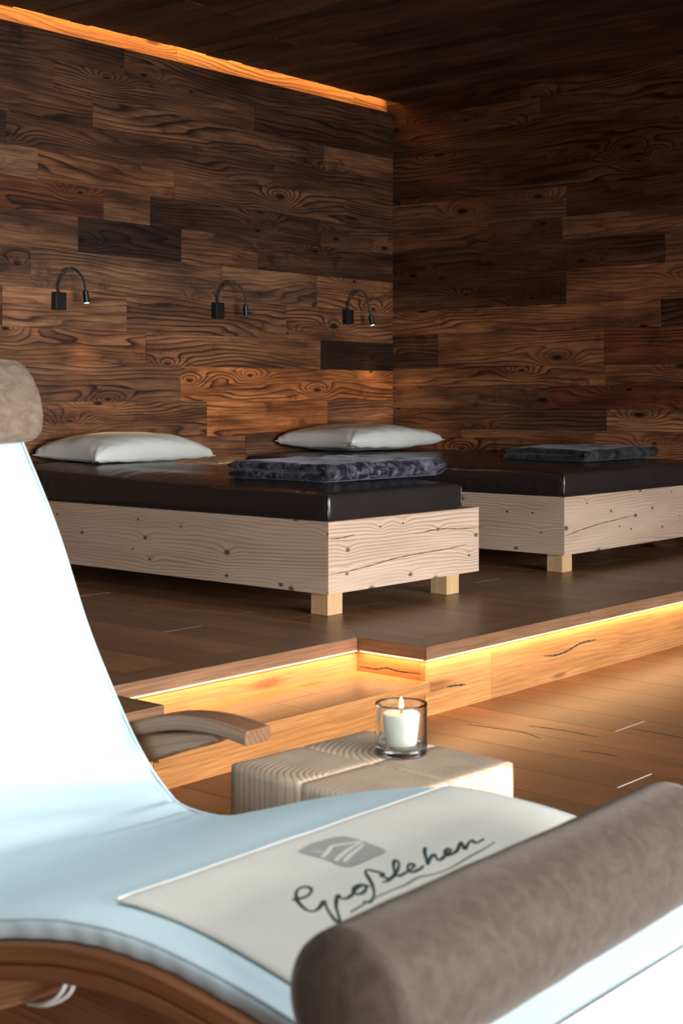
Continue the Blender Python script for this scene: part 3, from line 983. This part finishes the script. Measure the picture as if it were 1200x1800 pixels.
LX0, LX1 = 1.06, 1.785
lounger = empty('lounger', (1.42, 1.55, 0), 'curved wooden lounger with a white canvas pad in the foreground', 'lounger')
LO = Vector((1.42, 1.55, 0))


def lp(x, y, z): return (x - LO.x, y - LO.y, z - LO.z)


# pad
random.seed(8)
NSs, NW = 240, 60; PT = .030; V = []; F_ = []
sc_ = s_of_y(1.86)
rows = []
for i in range(NSs + 1):
    s_ = TOT * i / NSs; y, z = prof_at(s_); ny, nz_ = prof_n(s_)
    ring = []
    # cross-section: bottom near -> top near -> top far -> bottom far
    cs = []
    for k in range(NW + 1):
        u = k / NW; x = LX0 + (LX1 - LX0) * u
        ed = min(u, 1 - u) * (LX1 - LX0)
        puff = -.012 * (1 - min(1, ed / .025)) ** 2
        # wrinkles by the seat crease and above it
        ws = s_ - sc_
        env = math.exp(-((ws - .10) / .16) ** 2)
        fan = ws * 52 + (u - .2) * 6 + 2.2 * noise.noise(Vector((u * 2.3, ws * 3, 1)))
        wr_ = .0042 * env * (math.sin(fan) + .5 * math.sin(fan * 1.9 + 1)) * (.35 + .65 * sstep(.0, .9, u))
        env2 = math.exp(-((ws - .02) / .05) ** 2)
        wr_ += .006 * env2 * sstep(.6, 1, u) * math.sin(ws * 150)
        ss = .003 * noise.noise(Vector((u * 2.5, s_ * 4, 3)))
        d = puff + wr_ + ss
        # narrower waist at the crease
        xx = x - (.012 * math.exp(-(ws / .12) ** 2)) * (1 if u > .5 else -1) * abs(2 * u - 1)
        cs.append((xx, y + ny * d, z + nz_ * d))
    gath = .0005 * math.sin(s_ * 120 + 2 * math.sin(s_ * 13)) + .0004 * math.sin(s_ * 41)
    side = []
    for q, off in ((-.010, .004), (-.016, .006), (-.024, .005), (-.034, .001)):
        side.append((LX1 + off + gath * 1.5 * abs(q) / .03, y + ny * q, z + nz_ * q))
    side2 = [(LX0 - off - gath * 1.5 * abs(q) / .03, y + ny * q, z + nz_ * q) for q, off in ((-.034, .001), (-.024, .005), (-.016, .006), (-.010, .004))]
    bot = [(LX1 - .02, y - ny * .036, z - nz_ * .036), (LX0 + .02, y - ny * .036, z - nz_ * .036)]
    rows.append(cs + side + bot + side2)
m_ = len(rows[0])
for r_ in rows:
    for p in r_: V.append(lp(*p))
for i in range(NSs):
    for k in range(m_):
        k2 = (k + 1) % m_
        F_.append([i * m_ + k, i * m_ + k2, (i + 1) * m_ + k2, (i + 1) * m_ + k])
F_.append(list(range(m_))[::-1]); F_.append([NSs * m_ + k for k in range(m_)])
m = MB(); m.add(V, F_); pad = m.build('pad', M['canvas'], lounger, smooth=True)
# stitched seam near the foot end and edge piping
m = MB(); pts = []
s1 = s_of_y(.805); y, z = prof_at(s1); ny, nz_ = prof_n(s1)
V, F_ = tube([lp(LX0 + (LX1 - LX0) * k / 20, y + ny * .001, z + nz_ * .001) for k in range(21)], .0022, 6); m.add(V, F_)
m.build('seam', M['bag_hem'], pad, smooth=True)
for xe in (LX0 - .003, LX1 + .003):
    pts = []
    for i in range(160):
        s_ = TOT * i / 159; y, z = prof_at(s_); ny, nz_ = prof_n(s_); pts.append(lp(xe, y - ny * .0095, z - nz_ * .0095))
    V, F_ = tube(pts, .0026, 6); m = MB(); m.add(V, F_); m.build('piping', M['canvas'], pad, smooth=True)


# side rails: bent wood with a groove
def rail(x0, x1, sa, sb, d0, d1, name='side_rail', mat='teak', tilt=0):
    V = []; F_ = []; n = 150; gcs = []; prof_ = []
    h = d1 - d0
    for i in range(n + 1):
        s_ = sa + (sb - sa) * i / n; y, z = prof_at(s_); ny, nz_ = prof_n(s_)
        xo = x0
        sec = [(x0 + .004, d0), (x1 - .004, d0), (x1, d0 + .004), (x1, d1 - .004), (x1 - .004, d1), (x0 + .004, d1), (x0, d1 - .004),
               (x0, d0 + h * .60), (x0 + .005, d0 + h * .56), (x0 + .005, d0 + h * .50), (x0, d0 + h * .46), (x0, d0 + .004)]
        for (x, d) in sec:
            V.append(lp(x, y - ny * d, z - nz_ * d)); gcs.append((s_, x, d))
    q = 12
    for i in range(n):
        for k in range(q):
            k2 = (k + 1) % q
            F_.append([i * q + k, i * q + k2, (i + 1) * q + k2, (i + 1) * q + k])
    F_.append(list(range(q))[::-1]); F_.append([n * q + k for k in range(q)])
    m = MB(); m.add(V, F_, gc=gcs); return m.build(name, M[mat], lounger)


rail(LX0 - .012, LX0 + .022, .03, TOT, .036, .082)
rail(LX1 - .022, LX1 + .006, .03, TOT, .036, .082)
# cross slats
ns = 26
for i in range(ns):
    s_ = .05 + (TOT - .1) * i / (ns - 1); y, z = prof_at(s_); ny, nz_ = prof_n(s_); ty, tz = nz_, -ny
    V = []
    for x in (LX0 + .022, LX1 - .022):
        for a, b_ in ((-.018, -.040), (.018, -.040), (.018, -.054), (-.018, -.054)):
            V.append(lp(x, y + ty * a + ny * b_, z + tz * a + nz_ * b_))
    F_ = [(0, 1, 2, 3), (7, 6, 5, 4), (0, 4, 5, 1), (1, 5, 6, 2), (2, 6, 7, 3), (3, 7, 4, 0)]
    m = MB(); m.add(V, F_); m.build('slat', M['teak'], lounger)


def bent(name, pts, x0, x1, th, mat='teak', lab=None):
    """bent board: path in (y,z), width x0..x1"""
    P = catmull(pts, 10); n = len(P); V = []; F_ = []; gcs = []; s_ = 0
    for i in range(n):
        a = P[max(0, i - 1)]; b_ = P[min(n - 1, i + 1)]; ty, tz = b_[0] - a[0], b_[1] - a[1]; l_ = math.hypot(ty, tz); ny, nz_ = -tz / l_, ty / l_
        if i: s_ += math.dist(P[i], P[i - 1])
        tt = th[0] + (th[1] - th[0]) * i / (n - 1) if isinstance(th, tuple) else th
        r = min(.005, tt * .3)
        for x, d in ((x0 + r, tt / 2), (x1 - r, tt / 2), (x1, tt / 2 - r), (x1, -tt / 2 + r), (x1 - r, -tt / 2), (x0 + r, -tt / 2), (x0, -tt / 2 + r), (x0, tt / 2 - r)):
            V.append(lp(x, P[i][0] + ny * d, P[i][1] + nz_ * d)); gcs.append((s_, x, d))
    for i in range(n - 1):
        for k in range(8):
            k2 = (k + 1) % 8
            F_.append([i * 8 + k, i * 8 + k2, (i + 1) * 8 + k2, (i + 1) * 8 + k])
    F_.append(list(range(8))[::-1]); F_.append([(n - 1) * 8 + k for k in range(8)])
    m = MB(); m.add(V, F_, gc=gcs); o = m.build(name, M[mat], lounger, bevel=.002)
    if lab: o['label'] = lab
    return o


# armrests on both sides, bent brackets under them
for (xa, xb) in ((LX1 + .012, LX1 + .078), (LX0 - .078, LX0 - .012)):
    bent('armrest', [(1.770, .509), (1.81, .514), (1.88, .517), (1.97, .508), (2.07, .482), (2.20, .44)], xa, xb, (.028, .030), 'walnut_arm')
    bent('arm_bracket', [(1.86, .496), (1.90, .486), (1.98, .466), (2.07, .440), (2.2, .40), (2.30, .36)], xa + .008, xb - .008, (.014, .085), 'walnut_arm')
    # leg frames
    bent('rear_leg', [(2.28, .40), (2.20, .25), (2.16, .10), (2.16, .016)], xa + .02, xb - .012, .04)
    bent('front_leg', [(1.10, .44), (1.02, .28), (.98, .12), (.98, .016)], xa + .02, xb - .012, .04)
# curved cradle boards on the inside and floor runners
for xa in (LX0 + .024, LX1 - .056):
    bent('cradle_board', [(1.345, .432), (1.39, .415), (1.47, .382), (1.60, .335), (1.80, .290), (2.00, .305), (2.16, .36)], xa, xa + .036, (.03, .10), 'teak_light')
for xa in (LX0 - .05, LX1 + .03):
    bent('floor_runner', [(.80, .02), (1.2, .018), (1.8, .018), (2.35, .02)], xa, xa + .034, .034)
V = []
for yy, zz in ((1.02, .05), (2.12, .06)):
    m = MB(); m.box(lp(LX0 - .03, yy, zz), lp(LX1 + .03, yy + .04, zz + .05), 'x'); m.build('crossbar', M['teak'], lounger, bevel=.003)
m = MB()
for dx_ in (0, .012):
    pts = catmull([(LX0 + .012 - dx_ * .5, 1.338 + dx_ * .7, .440), (LX0 + .012 - dx_ * .5, 1.342 + dx_ * .7, .416), (LX0 + .012 - dx_ * .5, 1.358 + dx_ * .7, .398), (LX0 + .012, 1.395 + dx_ * .5, .379), (LX0 + .02, 1.44, .366)], 8)
    V, F_ = tube([lp(*p) for p in pts], .003, 8); m.add(V, F_)
m.build('cord', M['strap'], lounger, smooth=True)


# head cushion at the top of the back
def roll(name, mat, L, r, loc, label, cat, seed, flat=0, parent=None, edge=.03, amp=.004):
    V = []; F_ = []; nx = 70; na = 56
    for i in range(nx + 1):
        u = 2 * i / nx - 1; u = .55 * math.sin(u * PI / 2) + .45 * u
        x = u * L / 2; e = min(1, (L / 2 - abs(x)) / edge); rr = r * (1 - .20 * (1 - math.sqrt(max(0, 1 - (1 - e) ** 2))))
        for k in range(na):
            a = 2 * PI * k / na
            nz = noise.noise(Vector((x * 5 + seed, math.cos(a) * 1.4, math.sin(a) * 1.4)))
            q = rr + amp * nz + amp * .5 * noise.noise(Vector((x * 20, math.cos(a) * 5 + seed, math.sin(a) * 5)))
            y, z = math.cos(a) * q, math.sin(a) * q
            if flat: z = max(z, -r * (1 - flat))
            V.append((x, y, z))
    for i in range(nx):
        for k in range(na):
            k2 = (k + 1) % na
            F_.append([i * na + k, i * na + k2, (i + 1) * na + k2, (i + 1) * na + k])
    # domed ends
    for s_, base in ((-1, 0), (1, nx * na)):
        prev = base
        for j, (f, dx_) in enumerate(((.86, .004), (.6, .009), (.3, .012))):
            st_ = len(V)
            for k in range(na):
                x, y, z = V[base + k]; V.append((x + s_ * dx_, y * f, z * f))
            for k in range(na):
                k2 = (k + 1) % na; F_.append([prev + k, prev + k2, st_ + k2, st_ + k])
            prev = st_
        c_ = len(V); V.append((V[base][0] + s_ * .013, 0, 0))
        for k in range(na): F_.append([prev + k, prev + (k + 1) % na, c_])
    m = MB(); m.add(V, F_); o = m.build(name, mat, parent, smooth=True); o.location = loc
    if label: tag(o, label, cat)
    return o


hc = roll('head_cushion', M['taupe_head'], .66, .092, (1.445, 2.377, 1.107), 'fuzzy taupe head cushion hanging over the top of the white backrest', 'cushion', 3.3, amp=.007)
hc.rotation_euler = (math.radians(-34), 0, 0)
hc.scale = (1, .66, 1)
m = MB()
for xx in (-.22, .22):
    V, F_ = rbox(.03, .004, .16, .001, (2, 2, 6)); m = MB()
    pts = [(xx, .05, .06), (xx, .10, .09), (xx, .13, .06)]
    V, F_ = tube(pts, .006, 8); m.add(V, F_); m.build('strap', M['webbing'], hc, smooth=True)

# bolster across the knees
yb = .862; rb = .0735
bz = pz(yb) + rb + .006
bol = roll('bolster', M['taupe'], .665, rb, (1.332, yb, bz + .002), 'long taupe velour bolster lying across the white lounger pad', 'bolster', 9.1, edge=.007, amp=.0016)

bol.rotation_euler = (0, 0, math.radians(1.3))
# ------------------------------------------------------------ cotton bag
BX0, BX1, BY0, BY1 = 1.100, 1.752, .905, 1.296
bag = empty('tote_bag', (1.43, 1.10, .52), 'flat cream cotton bag with green handwriting and grey badge, in front of the bolster', 'bag')
BO = Vector((1.43, 1.10, .52))


def bag_z(x, y, lift):
    s_ = s_of_y(y); yy, z = prof_at(s_); ny, nz_ = prof_n(s_)
    w_ = .0012 * noise.noise(Vector((x * 9, y * 9, 0)))
    return z + .0045 + w_ + lift


nxb, nyb = 60, 44; V = []; F_ = []; idt = {}
for side in (1, 0):
    for i in range(nxb + 1):
        for j in range(nyb + 1):
            x = BX0 + (BX1 - BX0) * i / nxb; y = BY0 + (BY1 - BY0) * j / nyb
            x -= .018 * (1 - j / nyb) * (1 - i / nxb)
            idt[(side, i, j)] = len(V)
            ed = min(1, min(i, nxb - i, j, nyb - j) / 2)
            V.append((x - BO.x, y - BO.y, bag_z(x, y, .0055 * (.35 + .65 * ed) if side else -.001) - BO.z))
for i in range(nxb):
    for j in range(nyb):
        F_.append([idt[(1, i, j)], idt[(1, i + 1, j)], idt[(1, i + 1, j + 1)], idt[(1, i, j + 1)]])
        F_.append([idt[(0, i, j)], idt[(0, i, j + 1)], idt[(0, i + 1, j + 1)], idt[(0, i + 1, j)]])
for i in range(nxb):
    for j in (0, nyb): F_.append([idt[(0, i, j)], idt[(0, i + 1, j)], idt[(1, i + 1, j)], idt[(1, i, j)]])
for j in range(nyb):
    for i in (0, nxb): F_.append([idt[(0, i, j)], idt[(0, i, j + 1)], idt[(1, i, j + 1)], idt[(1, i, j)]])
m = MB(); m.add(V, F_); bb = m.build('bag_body', M['bag'], bag, smooth=True)
m = MB(); pts = [(BX0 + (BX1 - BX0) * k / 40 - BO.x, BY1 - .001 - BO.y, bag_z(BX0 + (BX1 - BX0) * k / 40, BY1, .003) - BO.z) for k in range(41)]
V, F_ = tube(pts, .0022, 8); m.add(V, F_); m.build('hem', M['bag_hem'], bag, smooth=True)
STROKES = {'g': [(1.2231, 1.1277), (1.2316, 1.1254), (1.2429, 1.1238), (1.2573, 1.129), (1.2649, 1.1368), (1.2635, 1.1434), (1.2545, 1.1452), (1.241, 1.1383), (1.225, 1.121), (1.216, 1.1011), (1.2175, 1.0919), (1.229, 1.0919), (1.2492, 1.1015), (1.2419, 1.0925), (1.2297, 1.0755), (1.2202, 1.0575), (1.223, 1.0545), (1.2359, 1.0682), (1.2493, 1.0828), (1.2677, 1.0977), (1.2761, 1.1016), (1.2711, 1.0943), (1.2762, 1.0894), (1.2908, 1.0929), (1.3057, 1.0994), (1.3218, 1.1029), (1.3159, 1.1053), (1.3042, 1.1029), (1.2956, 1.0959), (1.2964, 1.0883), (1.3087, 1.0893), (1.3204, 1.097), (1.3227, 1.103), (1.3232, 1.094)], 's': [(1.2852, 1.0723), (1.2894, 1.0667), (1.3004, 1.0699), (1.3168, 1.0811), (1.3337, 1.099), (1.3469, 1.1166), (1.3535, 1.1253), (1.3613, 1.1282), (1.3652, 1.1201), (1.3681, 1.1071), (1.3598, 1.1072), (1.3609, 1.1006), (1.3595, 1.0928), (1.3529, 1.0908), (1.3473, 1.0937)], 'l': [(1.3556, 1.0911), (1.3762, 1.0974), (1.4003, 1.1098), (1.4127, 1.1204), (1.4135, 1.1258), (1.4042, 1.1211), (1.3911, 1.1104), (1.3793, 1.0982), (1.3797, 1.0921), (1.3918, 1.0932), (1.4073, 1.0959), (1.4193, 1.0999), (1.4214, 1.1059), (1.4117, 1.1042), (1.4004, 1.0946), (1.4021, 1.0892), (1.4159, 1.0891), (1.4294, 1.0927)], 'h': [(1.4785, 1.1267), (1.4667, 1.1198), (1.4486, 1.1033), (1.4352, 1.0907), (1.4543, 1.1014), (1.4684, 1.1052), (1.4609, 1.0962), (1.4586, 1.0894), (1.4721, 1.0926), (1.4887, 1.0963), (1.4987, 1.101), (1.4975, 1.1055), (1.4848, 1.1003), (1.4785, 1.0929), (1.4857, 1.0907), (1.5036, 1.0945), (1.5251, 1.1057), (1.5313, 1.1074), (1.5225, 1.0986), (1.5141, 1.0898), (1.5302, 1.0972), (1.5462, 1.1032), (1.5487, 1.1012), (1.5435, 1.0951), (1.5502, 1.0936), (1.567, 1.0964)], 'u': [(1.2497, 1.062), (1.2784, 1.0666), (1.3064, 1.0703), (1.3394, 1.0708), (1.3642, 1.0706), (1.3947, 1.0745), (1.4213, 1.0681), (1.4561, 1.0673), (1.4996, 1.0719), (1.5376, 1.0751), (1.5697, 1.0803)], 'badge': [(1.3529, 1.2362), (1.3781, 1.2441), (1.4036, 1.2444), (1.4223, 1.2421), (1.4357, 1.2349), (1.4394, 1.2194), (1.4357, 1.1907), (1.4301, 1.1573), (1.4254, 1.1521), (1.4179, 1.1492), (1.4036, 1.1499), (1.3757, 1.1479), (1.3588, 1.1477), (1.3499, 1.1506), (1.3442, 1.1598), (1.3485, 1.1847), (1.3493, 1.2144), (1.3489, 1.2303)], 'w1': [(1.3508, 1.1947), (1.3726, 1.2041), (1.3932, 1.2159)], 'w2': [(1.3932, 1.2159), (1.4071, 1.2104), (1.4348, 1.1972)], 'w3': [(1.3521, 1.173), (1.3706, 1.1807), (1.4011, 1.1906), (1.4303, 1.197)], 'w4': [(1.3579, 1.1637), (1.3804, 1.173), (1.4083, 1.1823), (1.4262, 1.1882)], 'w5': [(1.3627, 1.2221), (1.3657, 1.2108), (1.3698, 1.2035)]}


def ink(keys, widths, name, mat, lift, parent):
    m = MB()
    for key, wdt in zip(keys, widths):
        P = catmull(STROKES[key], 5); n = len(P); V = []; F_ = []
        for i, p in enumerate(P):
            a = P[max(0, i - 1)]; b_ = P[min(n - 1, i + 1)]; tx, ty = b_[0] - a[0], b_[1] - a[1]; l_ = math.hypot(tx, ty) or 1
            wv = wdt / 2 * (1 + .25 * math.sin(i * .35)) * (.5 if i in (0, n - 1) else 1)
            for sg in (1, -1):
                x = p[0] - ty / l_ * wv * sg; y = p[1] + tx / l_ * wv * sg
                V.append((x - BO.x, y - BO.y, bag_z(x, y, .0055 + lift) - BO.z))
        n0 = len(V)
        V += [(x, y, z - .0006) for x, y, z in V]
        for i in range(n - 1):
            F_.append([2 * i, 2 * i + 1, 2 * i + 3, 2 * i + 2])
            F_.append([n0 + 2 * i, n0 + 2 * i + 2, n0 + 2 * i + 3, n0 + 2 * i + 1])
            F_.append([2 * i, 2 * i + 2, n0 + 2 * i + 2, n0 + 2 * i]); F_.append([2 * i + 1, n0 + 2 * i + 1, n0 + 2 * i + 3, 2 * i + 3])
        m.add(V, F_)
    o = m.build(name, mat, parent); return o


li = ink(['g', 's', 'l', 'h'], [.0042] * 4, 'lettering', M['ink'], .0008, bb); li['label'] = 'dark green handwritten word'
ul = ink(['u'], [.0024], 'underline', M['ink_grey'], .0008, bb)
bd = STROKES['badge']; BP = catmull(bd + [bd[0]], 4)[:-1]
cxm = sum(p[0] for p in BP) / len(BP); cym = sum(p[1] for p in BP) / len(BP)
V = []; F_ = []; n = len(BP)
rings_ = [1, .8, .6, .4, .2]
for f in rings_:
    for p in BP:
        x = cxm + (p[0] - cxm) * f; y = cym + (p[1] - cym) * f; V.append((x - BO.x, y - BO.y, bag_z(x, y, .0062) - BO.z))
V.append((cxm - BO.x, cym - BO.y, bag_z(cxm, cym, .0062) - BO.z))
for j in range(len(rings_) - 1):
    for k in range(n): F_.append([j * n + k, j * n + (k + 1) % n, (j + 1) * n + (k + 1) % n, (j + 1) * n + k])
for k in range(n): F_.append([4 * n + k, 4 * n + (k + 1) % n, len(V) - 1])
m = MB(); m.add(V, F_); bg = m.build('badge', M['badge'], bb)
ink(['w1', 'w2', 'w3', 'w4', 'w5'], [.005, .004, .005, .005, .002], 'badge_stroke', M['bag'], .0014, bb)
